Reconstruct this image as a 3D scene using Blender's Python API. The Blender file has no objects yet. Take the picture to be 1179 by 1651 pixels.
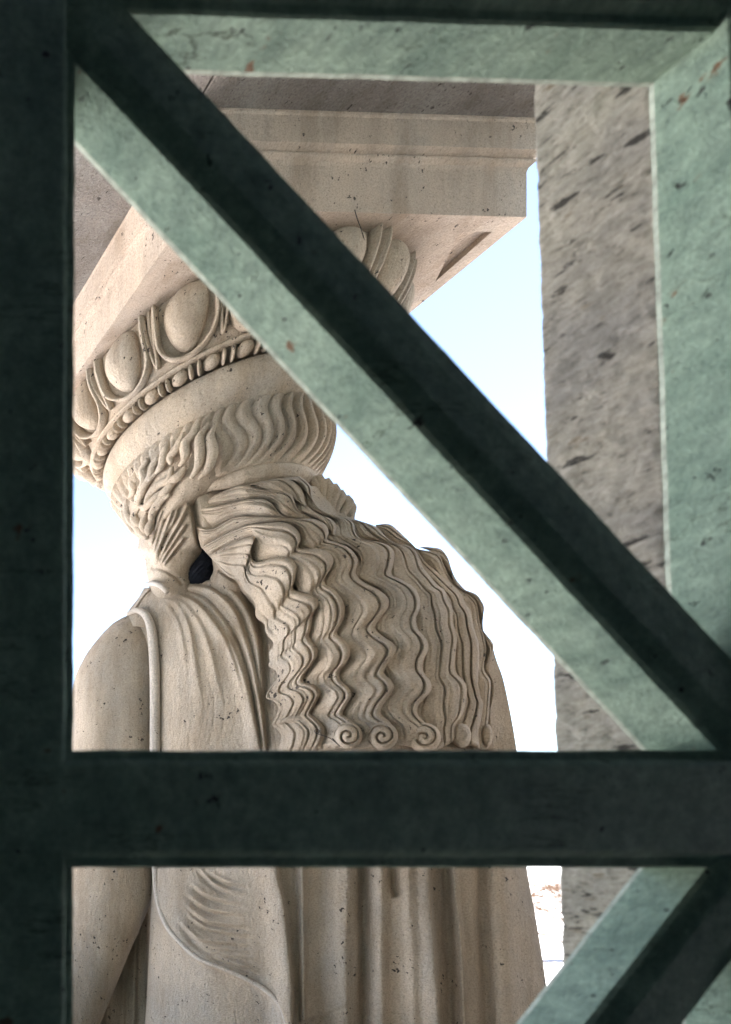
import bpy, math, random
import numpy as np
from mathutils import Vector
from mathutils import noise as mnoise

# ------------------------------------------------------------------ camera, sky, sun, exposure
sc = bpy.context.scene
F, VX, VY, EYE = 857.0, -420.0, 1392.0, 1.6        # lens (in photo pixels), vanishing point of the depth direction, eye height
cam_d = bpy.data.cameras.new('camera'); cam = bpy.data.objects.new('camera', cam_d)
sc.collection.objects.link(cam); sc.camera = cam
cam.location = (0, 0, EYE); cam.rotation_euler = (math.radians(90), 0, 0)
cam_d.sensor_width = 36; cam_d.lens = F / 1651 * 36
cam_d.shift_x = (589.5 - VX) / 1651; cam_d.shift_y = (VY - 825.5) / 1651
cam_d.clip_start = 0.05; cam_d.clip_end = 9000
cam_d.dof.use_dof = True; cam_d.dof.focus_distance = 2.55; cam_d.dof.aperture_fstop = 1.6

w = bpy.data.worlds.new('World'); sc.world = w; w.use_nodes = True
nt = w.node_tree; nt.nodes.clear()
sky = nt.nodes.new('ShaderNodeTexSky'); sky.sky_type = 'NISHITA'; sky.sun_disc = False
SUN_EL, SUN_AZ = math.radians(52), math.radians(202)     # sun stands behind the building, a little to the left
sky.sun_elevation = SUN_EL; sky.sun_rotation = SUN_AZ; sky.air_density = 1.0; sky.dust_density = 2.2
bg = nt.nodes.new('ShaderNodeBackground'); bg.inputs[1].default_value = 0.11
wo = nt.nodes.new('ShaderNodeOutputWorld')
nt.links.new(sky.outputs[0], bg.inputs[0]); nt.links.new(bg.outputs[0], wo.inputs[0])
sd = bpy.data.lights.new('sun', 'SUN'); so = bpy.data.objects.new('sun', sd); sc.collection.objects.link(so)
sd.energy = 5.0; sd.angle = math.radians(0.55); sd.color = (1.0, 0.93, 0.84)
dirv = Vector((math.sin(SUN_AZ) * math.cos(SUN_EL), math.cos(SUN_AZ) * math.cos(SUN_EL), math.sin(SUN_EL)))
so.rotation_euler = dirv.to_track_quat('Z', 'Y').to_euler(); so.location = (0, -10, 20)
sc.view_settings.view_transform = 'Standard'; sc.view_settings.look = 'None'
sc.view_settings.gamma = 1; sc.view_settings.use_curve_mapping = False
sc.view_settings.exposure = 2.85
sc.render.engine = 'CYCLES'

# ------------------------------------------------------------------ helpers
C = sc.collection
rng = np.random.default_rng(7); random.seed(7)

def meta(o, label=None, cat=None, group=None, kind=None):
    if label: o['label'] = label
    if cat: o['category'] = cat
    if group: o['group'] = group
    if kind: o['kind'] = kind
    return o

def empty(name, loc=(0, 0, 0)):
    o = bpy.data.objects.new(name, None); C.objects.link(o); o.location = loc; o.empty_display_size = .2
    return o

def link(name, me, parent=None):
    o = bpy.data.objects.new(name, me); C.objects.link(o)
    if parent:
        p = parent; off = Vector((0, 0, 0))
        while p: off += p.location; p = p.parent
        o.parent = parent; o.location = -off
    return o

def mk(name, verts, faces, mat, parent=None, smooth=True):
    me = bpy.data.meshes.new(name)
    v = np.asarray(verts, float).reshape(-1, 3)
    if isinstance(faces, np.ndarray):
        nf = len(faces); k = faces.shape[1]
        me.vertices.add(len(v)); me.vertices.foreach_set('co', v.ravel().astype(np.float32))
        me.loops.add(nf * k); me.loops.foreach_set('vertex_index', faces.ravel().astype(np.int32))
        me.polygons.add(nf); me.polygons.foreach_set('loop_start', np.arange(0, nf * k, k, dtype=np.int32))
        me.update(calc_edges=True)
    else:
        me.from_pydata([tuple(a) for a in v], [], faces); me.update()
    me.validate()
    me.materials.append(mat)
    me.polygons.foreach_set('use_smooth', np.full(len(me.polygons), smooth)); me.update()
    return link(name, me, parent)

def gridf(n, m, cu=False, cv=False):
    """quads of an n x m grid (rows n, columns m), closed in columns if cu, rows if cv"""
    I = np.arange(n if cv else n - 1); J = np.arange(m if cu else m - 1)
    i, j = np.meshgrid(I, J, indexing='ij'); i2 = (i + 1) % n; j2 = (j + 1) % m
    return np.stack([i * m + j, i * m + j2, i2 * m + j2, i2 * m + j], -1).reshape(-1, 4)

def box(name, lo, hi, mat, parent=None, bevel=0.0, yaw=0.0):
    x0, y0, z0 = lo; x1, y1, z1 = hi
    v = np.array([(x, y, z) for x in (x0, x1) for y in (y0, y1) for z in (z0, z1)], float)
    f = [(0, 1, 3, 2), (4, 6, 7, 5), (0, 4, 5, 1), (2, 3, 7, 6), (0, 2, 6, 4), (1, 5, 7, 3)]
    if yaw: v[:, 1] -= yaw * v[:, 0]
    o = mk(name, v, f, mat, parent, smooth=False)
    if bevel:
        b = o.modifiers.new('bevel', 'BEVEL'); b.width = bevel; b.segments = 3; b.limit_method = 'ANGLE'
    return o

def smoothpath(pts, n=None, step=3.0, closed=False):
    """Catmull-Rom through the points, resampled evenly"""
    p = np.asarray(pts, float)
    if closed: q = np.vstack([p[-1], p, p[:2]])
    else: q = np.vstack([2 * p[0] - p[1], p, 2 * p[-1] - p[-2]])
    out = []
    for i in range(1, len(q) - 2):
        t = np.linspace(0, 1, 12, endpoint=False)[:, None]
        a, b, c, d = q[i - 1], q[i], q[i + 1], q[i + 2]
        out.append(.5 * ((2 * b) + (c - a) * t + (2 * a - 5 * b + 4 * c - d) * t ** 2 + (3 * b - a - 3 * c + d) * t ** 3))
    if not closed: out.append(q[-2][None])
    r = np.vstack(out)
    L = np.r_[0, np.cumsum(np.linalg.norm(np.diff(r, axis=0), axis=1))]
    if n is None: n = max(4, int(L[-1] / step))
    t = np.linspace(0, L[-1], n)
    return np.stack([np.interp(t, L, r[:, k]) for k in range(r.shape[1])], 1)

# survey of the photograph: the statue's axis, and a vertical plane through it square to the line of sight
AX, AY = 2.40, 2.71
D0 = math.hypot(AX, AY); NX, NY = AX / D0, AY / D0
def at(x, y, s):
    x = np.asarray(x, float); y = np.asarray(y, float)
    rx = (x - VX) / F; rz = (VY - y) / F
    t = (D0 + s) / (rx * NX + NY)
    return np.stack(np.broadcast_arrays(rx * t, t, rz * t + EYE), -1)

def tube3(name, P, r, mat, parent=None, seg=8, flat=1.0, cap=True):
    P = np.asarray(P, float); n = len(P); r = np.broadcast_to(np.asarray(r, float), (n,))
    T = np.gradient(P, axis=0); T /= np.linalg.norm(T, axis=1)[:, None] + 1e-9
    ref = np.array([NX, NY, 0.0])
    A = np.cross(T, ref); A /= np.linalg.norm(A, axis=1)[:, None] + 1e-9
    B = np.cross(A, T)
    th = np.linspace(0, 2 * np.pi, seg, endpoint=False)
    V = P[:, None] + r[:, None, None] * (np.cos(th)[None, :, None] * A[:, None] + flat * np.sin(th)[None, :, None] * B[:, None])
    faces = gridf(n, seg, cu=True)
    V = V.reshape(-1, 3)
    if cap:
        c0 = len(V); V = np.vstack([V, P[0], P[-1]])
        f2 = [(c0, (k + 1) % seg, k, k) for k in range(seg)]
        b = (n - 1) * seg
        faces = [tuple(q) for q in faces] + [(c0, (k + 1) % seg, k) for k in range(seg)] + [(c0 + 1, b + k, b + (k + 1) % seg) for k in range(seg)]
    return mk(name, V, faces, mat, parent)

def polydist(P, pts):
    """distance, signed side (+ right of travel) and fraction along, from points P (N,2) to a polyline"""
    best = np.full(len(P), 1e9); side = np.zeros(len(P)); frac = np.zeros(len(P))
    L = np.r_[0, np.cumsum(np.linalg.norm(np.diff(pts, axis=0), axis=1))]
    for i in range(len(pts) - 1):
        a, b = pts[i], pts[i + 1]; d = b - a; l2 = d @ d + 1e-9
        t = np.clip(((P - a) @ d) / l2, 0, 1); q = a + t[:, None] * d; v = P - q
        dist = np.hypot(v[:, 0], v[:, 1]); m = dist < best
        best[m] = dist[m]; side[m] = np.sign(d[0] * v[m, 1] - d[1] * v[m, 0]); frac[m] = (L[i] + t[m] * math.sqrt(l2)) / L[-1]
    return best, side, frac

def stroke(P, H, pts, wl, wr, h, taper=(.06, .06), kind='ridge'):
    """raise (h>0) or cut (h<0) the relief H along a line; wl, wr = widths in px to its left and right.
    kind 'step': the side with the larger width keeps the height and dies out slowly."""
    pts = smoothpath(pts, step=6)
    pad = 3.5 * max(wl, wr)
    lo = pts.min(0) - pad; hi = pts.max(0) + pad
    m = np.where((P[:, 0] > lo[0]) & (P[:, 0] < hi[0]) & (P[:, 1] > lo[1]) & (P[:, 1] < hi[1]))[0]
    if len(m) == 0: return
    d, sd_, fr = polydist(P[m], pts)
    w_ = np.where(sd_ < 0, wr, wl)      # image y runs down: side<0 is the right-hand side when travelling down
    g = np.exp(-(d / w_) ** 2) if kind == 'ridge' else np.exp(-(d / w_) ** 1.3)
    tp = np.clip(fr / max(taper[0], 1e-3), 0, 1) * np.clip((1 - fr) / max(taper[1], 1e-3), 0, 1)
    tp = tp * tp * (3 - 2 * tp)
    H[m] += h * g * tp

# ------------------------------------------------------------------ materials
def mat(name):
    m = bpy.data.materials.new(name); m.use_nodes = True
    n = m.node_tree.nodes; l = m.node_tree.links
    b = n['Principled BSDF']; b.inputs['Specular IOR Level'].default_value = 0.25
    return m, n, l, b
def ramp(n, l, src, stops):
    r = n.new('ShaderNodeValToRGB'); e = r.color_ramp.elements
    while len(e) < len(stops): e.new(.5)
    for k, (p, c) in enumerate(stops): e[k].position = p; e[k].color = (c if len(c) == 4 else (*c, 1))
    l.new(src, r.inputs[0]); return r
def noise(n, l, vec, scale, detail=6, rough=.6, sc3=None):
    t = n.new('ShaderNodeTexNoise'); t.inputs['Scale'].default_value = scale; t.inputs['Detail'].default_value = detail
    t.inputs['Roughness'].default_value = rough
    if sc3 is not None:
        mp = n.new('ShaderNodeMapping'); mp.inputs['Scale'].default_value = sc3; l.new(vec, mp.inputs[0]); vec = mp.outputs[0]
    l.new(vec, t.inputs['Vector']); return t
def mix(n, l, a, b, fac, mode='MIX'):
    x = n.new('ShaderNodeMix'); x.data_type = 'RGBA'; x.blend_type = mode
    for s, v in ((x.inputs[6], a), (x.inputs[7], b), (x.inputs[0], fac)):
        if hasattr(v, 'is_linked') or hasattr(v, 'links'): l.new(v, s)
        elif isinstance(v, tuple): s.default_value = (*v, 1) if len(v) == 3 else v
        else: s.default_value = v
    return x.outputs[2]

def stone(name, c0=(.345, .268, .192), c1=(.51, .405, .302), pits=1.0, grain=1.0, grey=0.5):
    m, n, l, b = mat(name)
    tc = n.new('ShaderNodeNewGeometry').outputs['Position']
    big = noise(n, l, tc, 2.3, 5, .6)
    col = ramp(n, l, big.outputs[0], [(.3, c0), (.7, c1)]).outputs[0]
    g = noise(n, l, tc, 4.5, 6, .65, (1, 1, .45))
    gm = ramp(n, l, g.outputs[0], [(.42, (0, 0, 0)), (.68, (1, 1, 1))]).outputs[0]
    gmm = n.new('ShaderNodeMath'); gmm.operation = 'MULTIPLY'; gmm.inputs[1].default_value = grey; l.new(gm, gmm.inputs[0])
    col = mix(n, l, col, (.32, .30, .27), gmm.outputs[0])
    sk = noise(n, l, tc, 9, 5, .6, (1, 1, .16))
    skr = ramp(n, l, sk.outputs[0], [(.34, (.80, .77, .73)), (.5, (1, 1, 1)), (.72, (1.13, 1.12, 1.10))]).outputs[0]
    col = mix(n, l, col, skr, 1.0, 'MULTIPLY')
    fine = noise(n, l, tc, 170, 4, .75)
    fr = ramp(n, l, fine.outputs[0], [(.30, (.60, .59, .58)), (.44, (1.0, 1.0, 1.0)), (.66, (1.26, 1.26, 1.26))]).outputs[0]
    col = mix(n, l, col, fr, 1.0, 'MULTIPLY')
    # pores: short dark holes
    v = n.new('ShaderNodeTexVoronoi'); v.inputs['Scale'].default_value = 58; v.feature = 'F1'
    mp = n.new('ShaderNodeMapping'); mp.inputs['Scale'].default_value = (1, 1, .55); mp.inputs['Rotation'].default_value = (.3, .5, .2)
    dn = noise(n, l, tc, 60, 3)
    dm = mix(n, l, tc, dn.outputs[1], .035)
    l.new(dm, mp.inputs[0]); l.new(mp.outputs[0], v.inputs['Vector'])
    sz = n.new('ShaderNodeTexNoise'); sz.inputs['Scale'].default_value = 9; l.new(tc, sz.inputs['Vector'])
    th = n.new('ShaderNodeMapRange'); th.inputs[1].default_value = .40; th.inputs[2].default_value = .66; th.inputs[3].default_value = .02; th.inputs[4].default_value = .34 * pits
    l.new(sz.outputs[0], th.inputs[0])
    sepc = n.new('ShaderNodeSeparateColor'); l.new(v.outputs['Color'], sepc.inputs[0])
    tm = n.new('ShaderNodeMath'); tm.operation = 'MULTIPLY'; l.new(th.outputs[0], tm.inputs[0]); l.new(sepc.outputs[0], tm.inputs[1])
    lt = n.new('ShaderNodeMath'); lt.operation = 'LESS_THAN'; l.new(v.outputs['Distance'], lt.inputs[0]); l.new(tm.outputs[0], lt.inputs[1])
    col = mix(n, l, col, (.07, .055, .045), lt.outputs[0])
    l.new(col, b.inputs['Base Color']); b.inputs['Roughness'].default_value = .92
    # relief: grain, tool marks, pores
    tool = noise(n, l, tc, 60, 4, .65, (1.3, 1.3, .5))
    a1 = n.new('ShaderNodeMath'); a1.operation = 'MULTIPLY_ADD'; a1.inputs[1].default_value = 1.5; l.new(tool.outputs[0], a1.inputs[0]); l.new(fine.outputs[0], a1.inputs[2])
    a2 = n.new('ShaderNodeMath'); a2.operation = 'MULTIPLY_ADD'; a2.inputs[1].default_value = -1.6; l.new(lt.outputs[0], a2.inputs[0]); l.new(a1.outputs[0], a2.inputs[2])
    bp = n.new('ShaderNodeBump'); bp.inputs['Strength'].default_value = .95 * grain; bp.inputs['Distance'].default_value = .006
    l.new(a2.outputs[0], bp.inputs['Height']); l.new(bp.outputs[0], b.inputs['Normal'])
    return m

def paint(name, ca, cb, spots=1.0):
    """weathered green paint with chips and rust specks"""
    m, n, l, b = mat(name)
    tc = n.new('ShaderNodeNewGeometry').outputs['Position']
    a = noise(n, l, tc, 9, 7, .65)
    col = ramp(n, l, a.outputs[0], [(.33, ca), (.68, cb)]).outputs[0]
    st = noise(n, l, tc, 42, 7, .75, (1, .9, 1))
    sr = ramp(n, l, st.outputs[0], [(.3, (.62, .63, .64)), (.65, (1.15, 1.15, 1.12))]).outputs[0]
    col = mix(n, l, col, sr, 1.0, 'MULTIPLY')
    gr = noise(n, l, tc, 210, 3, .7)
    grr = ramp(n, l, gr.outputs[0], [(.3, (.85, .85, .85)), (.7, (1.1, 1.1, 1.1))]).outputs[0]
    col = mix(n, l, col, grr, 1.0, 'MULTIPLY')
    c = noise(n, l, tc, 33, 6, .65, (1.0, 1.1, 1.0))
    chip = ramp(n, l, c.outputs[0], [(.665 - .02 * spots, (0, 0, 0)), (.70 - .02 * spots, (1, 1, 1))]).outputs[0]
    col = mix(n, l, col, (.035, .032, .028), chip)
    ck = noise(n, l, tc, 7, 6, .62, (.35, 1.2, 2.2)); ckr = ramp(n, l, ck.outputs[0], [(.488, (1, 1, 1)), (.498, (.35, .33, .3)), (.502, (.35, .33, .3)), (.512, (1, 1, 1))])
    cm = noise(n, l, tc, 3.1, 3); cmr = ramp(n, l, cm.outputs[0], [(.52, (0, 0, 0)), (.6, (1, 1, 1))]).outputs[0]
    col = mix(n, l, col, mix(n, l, col, ckr.outputs[0], 1.0, 'MULTIPLY'), cmr)
    r = noise(n, l, tc, 17, 4, .6)
    rm = ramp(n, l, r.outputs[0], [(.69, (0, 0, 0)), (.73, (1, 1, 1))]).outputs[0]
    col = mix(n, l, col, (.15, .085, .045), rm)
    l.new(col, b.inputs['Base Color']); b.inputs['Roughness'].default_value = .75
    bp = n.new('ShaderNodeBump'); bp.inputs['Strength'].default_value = .9; bp.inputs['Distance'].default_value = .005
    s1 = n.new('ShaderNodeMath'); s1.operation = 'MULTIPLY_ADD'; s1.inputs[1].default_value = -1.2; l.new(chip, s1.inputs[0]); l.new(st.outputs[0], s1.inputs[2])
    s2 = n.new('ShaderNodeMath'); s2.operation = 'MULTIPLY_ADD'; s2.inputs[1].default_value = .5; l.new(gr.outputs[0], s2.inputs[0]); l.new(s1.outputs[0], s2.inputs[2])
    l.new(s2.outputs[0], bp.inputs['Height']); l.new(bp.outputs[0], b.inputs['Normal'])
    return m

def plain(name, c, rough=.9, var=.2, scale=8, bump=.3):
    m, n, l, b = mat(name)
    tc = n.new('ShaderNodeNewGeometry').outputs['Position']
    a = noise(n, l, tc, scale, 7, .65)
    col = ramp(n, l, a.outputs[0], [(.3, tuple(k * (1 - var) for k in c)), (.7, tuple(k * (1 + var) for k in c))]).outputs[0]
    l.new(col, b.inputs['Base Color']); b.inputs['Roughness'].default_value = rough
    bp = n.new('ShaderNodeBump'); bp.inputs['Strength'].default_value = bump; bp.inputs['Distance'].default_value = .01
    l.new(a.outputs[0], bp.inputs['Height']); l.new(bp.outputs[0], b.inputs['Normal'])
    return m

M_ST = stone('carved_sandstone')
M_PALE = stone('pale_carved_edge', (.45, .38, .31), (.56, .48, .40), .5, .8, .3)
M_BLOCK = stone('dressed_stone', (.40, .305, .23), (.52, .41, .32), .9, .8, .3)
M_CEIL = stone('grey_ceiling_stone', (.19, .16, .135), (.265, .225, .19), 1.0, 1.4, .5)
M_GRN = paint('weathered_green_paint', (.16, .222, .165), (.265, .335, .25))
M_REAR = plain('pale_rear_edge', (.37, .39, .31), .9, .45, 38)
M_WALLD = plain('dark_plaster', (.27, .33, .335), .95, .25, 5)
M_WALLX = plain('outer_wall_stone', (.42, .36, .30), .95, .2, 4)
M_SNOW = plain('snow', (.82, .83, .85), .8, .04, .6, .2)
M_BARK = plain('bark', (.060, .036, .022), .95, .3, 18)
M_SHADE = plain('neck_shade', (.012, .013, .018), 1.0, .6, 60, .9)
M_WIRE = plain('dark_wire', (.05, .04, .035), .6, .2, 40)

def jamb_mat():
    m, n, l, b = mat('rough_render')
    tc = n.new('ShaderNodeNewGeometry').outputs['Position']
    a = noise(n, l, tc, 75, 9, .78, (1, .62, 1))
    big = noise(n, l, tc, 7, 5)
    col = ramp(n, l, a.outputs[0], [(.32, (.11, .10, .08)), (.43, (.34, .305, .25)), (.66, (.52, .47, .395))]).outputs[0]
    bb = ramp(n, l, big.outputs[0], [(.3, (.80, .80, .82)), (.7, (1.15, 1.12, 1.05))]).outputs[0]
    col = mix(n, l, col, bb, 1.0, 'MULTIPLY')
    g2 = noise(n, l, tc, 34, 6, .62, (1, .42, 1)); gm = ramp(n, l, g2.outputs[0], [(.355, (1, 1, 1)), (.40, (0, 0, 0))]).outputs[0]
    col = mix(n, l, col, (.06, .052, .042), gm)
    r = noise(n, l, tc, 40, 5, .65, (1, .5, 1)); rm = ramp(n, l, r.outputs[0], [(.63, (0, 0, 0)), (.70, (.7, .7, .7))]).outputs[0]
    col = mix(n, l, col, (.19, .135, .075), rm)
    l.new(col, b.inputs['Base Color']); b.inputs['Roughness'].default_value = .95
    bp = n.new('ShaderNodeBump'); bp.inputs['Strength'].default_value = 1.0; bp.inputs['Distance'].default_value = .012
    l.new(a.outputs[0], bp.inputs['Height']); l.new(bp.outputs[0], b.inputs['Normal'])
    return m
M_JAMB = jamb_mat()

# ------------------------------------------------------------------ the setting: ground, terrace, building
KY = -0.035                                          # the building stands two degrees askew to the camera
def pl(x, y, c):                                      # photo pixel on the plane Y + KY*X = c
    rx = (x - VX) / F; t = c / (1 + KY * rx)
    return np.array([rx * t, t, (VY - y) / F * t + EYE])
CF, TH, WT = 0.841, 0.081, 0.215                      # grille front plane, grille depth, wall depth behind the front
nrm = np.array([KY, 1, 0]) / math.hypot(KY, 1)

R = 4000
meta(mk('snow_ground', [(-R, 4.6, -4), (R, 4.6, -4), (R, 2 * R, -4), (-R, 2 * R, -4), (-R, -R, -4.004), (R, -R, -4.004), (R, 4.6, -4.004), (-R, 4.6, -4.004)],
        [(0, 1, 2, 3), (4, 5, 6, 7)], M_SNOW, smooth=False), kind='structure')
meta(box('terrace', (-12, 1.35, -3.99), (14, 4.4, 0), M_WALLX), kind='structure')
meta(box('shade_strip', (-60, 30.0, -3.995), (160, 30.9, -3.97), plain('dark_shade_line', (.025, .032, .05), .6, .15, 2)), kind='structure')  # near-black strip laid on the snow as a painted line of shade

bld = empty('stone_building', (0, 0, 0))
meta(bld, 'stone building whose dark window opening frames the statue, seen from inside', 'building')
WB = CF + WT
# wall with the window opening: right jamb leans a little as in the photo
def prism(name, poly, c0, c1, m, parent, smooth=False, jitter=0):
    a = np.array([pl(x, y, CF) for x, y in poly])
    fr = a + nrm * (c0 - CF); bk = a + nrm * (c1 - CF); n = len(a)
    fs = [tuple(range(n)), tuple(range(2 * n - 1, n - 1, -1))] + [(k, k + n, (k + 1) % n + n, (k + 1) % n) for k in range(n)]
    return mk(name, np.vstack([fr, bk]), fs, m, parent, smooth)

# right-hand jamb: rough side face, its far edge a little ragged
def STL(y): return 1180 + .034 * y          # left arris of the right-hand upright
rows, cols = 600, 60
ys = np.linspace(-420, 3000, rows); V = []
edge_top, edge_bot = (866, 145), (904, 1400)
jn = np.cumsum(rng.normal(0, 1, rows)); jn = (jn - np.convolve(jn, np.ones(15) / 15, 'same')) * .0002
for i in range(rows):
    zz = (VY - ys[i]) / F * .99 + EYE
    xs_ = (STL(ys[i]) - VX) / F
    Xf = pl(STL(ys[i]), VY, CF)[0] + .0005
    x_edge = 866 + (903 - 866) * (ys[i] - 145) / 1255.0
    Ye = 1.108
    Xe = (x_edge - VX) / F * Ye
    p0 = np.array([Xf - .004, CF + TH - KY * Xf + .001, zz]); p1 = np.array([Xe, Ye, zz])
    row = []
    for j in range(cols):
        u = j / (cols - 1)
        q = p0 + (p1 - p0) * u
        q[0] += (.0035 * (mnoise.noise(Vector((q[1] * 22, zz * 38, 1.3))) + .6 * mnoise.noise(Vector((q[1] * 55, zz * 95, 4.3)))) + rng.normal(0, .0002)) * min(1, u / .05) * (.25 + .75 * min(1, (1 - u) / .12))
        row.append(q)
    row[-1][0] += abs(jn[i]) * 1.5; row[-1][1] += jn[i] * 3
    row.append(row[-1] + np.array([.05, .02, 0])); row.append(np.array([7.0, Ye + .21, zz])); row.append(np.array([7.0, Ye - .03, zz])); row.append(p0 + np.array([.03, .0, 0]))
    V.append(row)
V = np.array(V); 
f = gridf(rows, V.shape[1], cu=True)
mk('window_jamb', V.reshape(-1, 3), f, M_JAMB, bld, True)
box('wall', (-9, CF + .02, 0), (-1.2, WB, 6), M_WALLD, bld, yaw=KY)
box('lintel', (-1.2, CF + .02, 1.74 + EYE), (7, WB - .002, 6), M_WALLD, bld, yaw=KY)
box('sill_wall', (-1.2, CF + .02, -.2), (7, WB - .001, .05), M_WALLD, bld, yaw=KY)
box('side_wall', (-5.2, -5, 0), (-5, .95, 4), M_WALLD, bld)
box('side_wall', (4.6, -5, 0), (4.8, .75, 4), M_WALLD, bld)
box('back_wall', (-5.2, -5.2, 0), (4.8, -5, 6), M_WALLD, bld)
box('interior_ceiling', (-5.2, -5, 4), (4.8, .70, 4.2), M_WALLD, bld)
box('upper_storey', (-9, -5.2, 4.25), (7, .70, 6.0), M_WALLX, bld)
meta(box('interior_floor', (-5.2, -5.2, -.2), (4.8, 1.0, 0.0), M_WALLD), kind='structure')

# porch roof over the statue, with the square block it carries
pr = empty('porch_roof', (2.386, 2.7, 4.1)); meta(pr, 'flat stone porch roof resting on a square moulded block above the statue', 'porch roof')
SY = -0.022
def sbox(name, x0, x1, y0, y1, z0, z1, m, parent, bevel=.004):
    v = []
    for x in (x0, x1):
        for y in (y0, y1):
            for z in (z0, z1): v.append((x, y - SY * (x - 2.39), z))
    o = mk(name, v, [(0, 1, 3, 2), (4, 6, 7, 5), (0, 4, 5, 1), (2, 3, 7, 6), (0, 2, 6, 4), (1, 5, 7, 3)], m, parent, False)
    b = o.modifiers.new('bevel', 'BEVEL'); b.width = bevel; b.segments = 2
    return o
E1 = EYE
def profile_block(name, prof, m, parent, x0=1.727, x1=3.046, y0=2.042, y1=3.363):
    """square moulded block: profile = list of (overhang, height)"""
    V = []
    for o_, h in prof:
        for X, Y in ((x0 - o_, y0 - o_), (x1 + o_, y0 - o_), (x1 + o_, y1 + o_), (x0 - o_, y1 + o_)):
            V.append((X, Y - SY * (X - 2.39), h + E1))
    n = len(prof)
    f = [tuple(q) for q in gridf(n, 4, cu=True)] + [(3, 2, 1, 0), tuple((n - 1) * 4 + k for k in range(4))]
    return mk(name, V, f, m, parent, False)
profile_block('abacus', [(0, 2.5), (0, 2.675), (.004, 2.688), (.014, 2.696), (.016, 2.699), (.016, 2.704), (.009, 2.708), (.009, 2.712), (.03, 2.722), (.03, 2.822), (.034, 2.828), (.034, 2.840)], M_BLOCK, pr)
CZ = 2.836
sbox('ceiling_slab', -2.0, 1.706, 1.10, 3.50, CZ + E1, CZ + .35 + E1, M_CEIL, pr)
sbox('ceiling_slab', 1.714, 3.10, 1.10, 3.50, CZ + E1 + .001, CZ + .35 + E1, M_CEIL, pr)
# sunk triangular panel cut in the block's underside: raised border strips round it (near right corner)
def soff(x, y, h):                                      # photo pixel at a height
    Y = F * h / (VY - y); return np.array([(x - VX) * Y / F, Y, h + EYE])

ab = bpy.data.objects['abacus']
tri = [soff(x, y, 2.49) for x, y in ((742, 379), (793, 378), (702, 458))]
cv = [tuple(p) for p in tri] + [(p[0], p[1], p[2] + .035) for p in tri]
cut = mk('cutter', cv, [(0, 1, 2), (5, 4, 3), (0, 3, 4, 1), (1, 4, 5, 2), (2, 5, 3, 0)], M_BLOCK, None, False)
import bmesh
for o_ in (ab, cut):
    b_ = bmesh.new(); b_.from_mesh(o_.data); bmesh.ops.recalc_face_normals(b_, faces=b_.faces[:]); b_.to_mesh(o_.data); b_.free()
ab.parent = None; ab.location = (0, 0, 0)
bo = ab.modifiers.new('cut', 'BOOLEAN'); bo.operation = 'DIFFERENCE'; bo.object = cut; bo.solver = 'EXACT'
bpy.context.view_layer.update()
dg = bpy.context.evaluated_depsgraph_get(); nm = bpy.data.meshes.new_from_object(ab.evaluated_get(dg))
ab.modifiers.clear(); ab.data = nm; bpy.data.objects.remove(cut); ab.parent = pr; ab.location = -pr.location

# ------------------------------------------------------------------ the statue
st = empty('caryatid_statue', (AX, AY, 0)); meta(st, 'carved sandstone caryatid seen from behind, long wavy hair down her draped back', 'statue')

# --- capital: egg and dart, bead and reel, cushion, wreath of hair, roll
cap = None
def revolve(name, prof, m, parent, n=180, cx=AX, cy=AY, disp=None, close=True):
    prof = np.asarray(prof, float); a = np.linspace(0, 2 * np.pi, n, endpoint=False)
    A, Rr = np.meshgrid(a, prof[:, 0]); _, Hh = np.meshgrid(a, prof[:, 1])
    if disp is not None: Rr = Rr + disp(A, Hh)
    V = np.stack([cx + Rr * np.cos(A), cy + Rr * np.sin(A), Hh + EYE], -1).reshape(-1, 3)
    f = gridf(len(prof), n, cu=True)
    if close:
        k = len(V); V = np.vstack([V, (cx, cy, prof[0, 1] + EYE), (cx, cy, prof[-1, 1] + EYE)])
        b = (len(prof) - 1) * n
        f = [tuple(q) for q in f] + [(k, (j + 1) % n, j) for j in range(n)] + [(k + 1, b + j, b + (j + 1) % n) for j in range(n)]
    return mk(name, V, f, m, parent)

def echr(h):                                            # radius of the echinus at height h
    t = np.clip((np.asarray(h) - 2.262) / .233, 0, 1)
    return .500 + .112 * np.sin(t * np.pi / 2) ** 0.9
hs = np.linspace(2.262, 2.498, 24)
cap = revolve('capital', [(.485, 2.262)] + [(float(echr(h)), h) for h in hs], M_ST, st)

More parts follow.
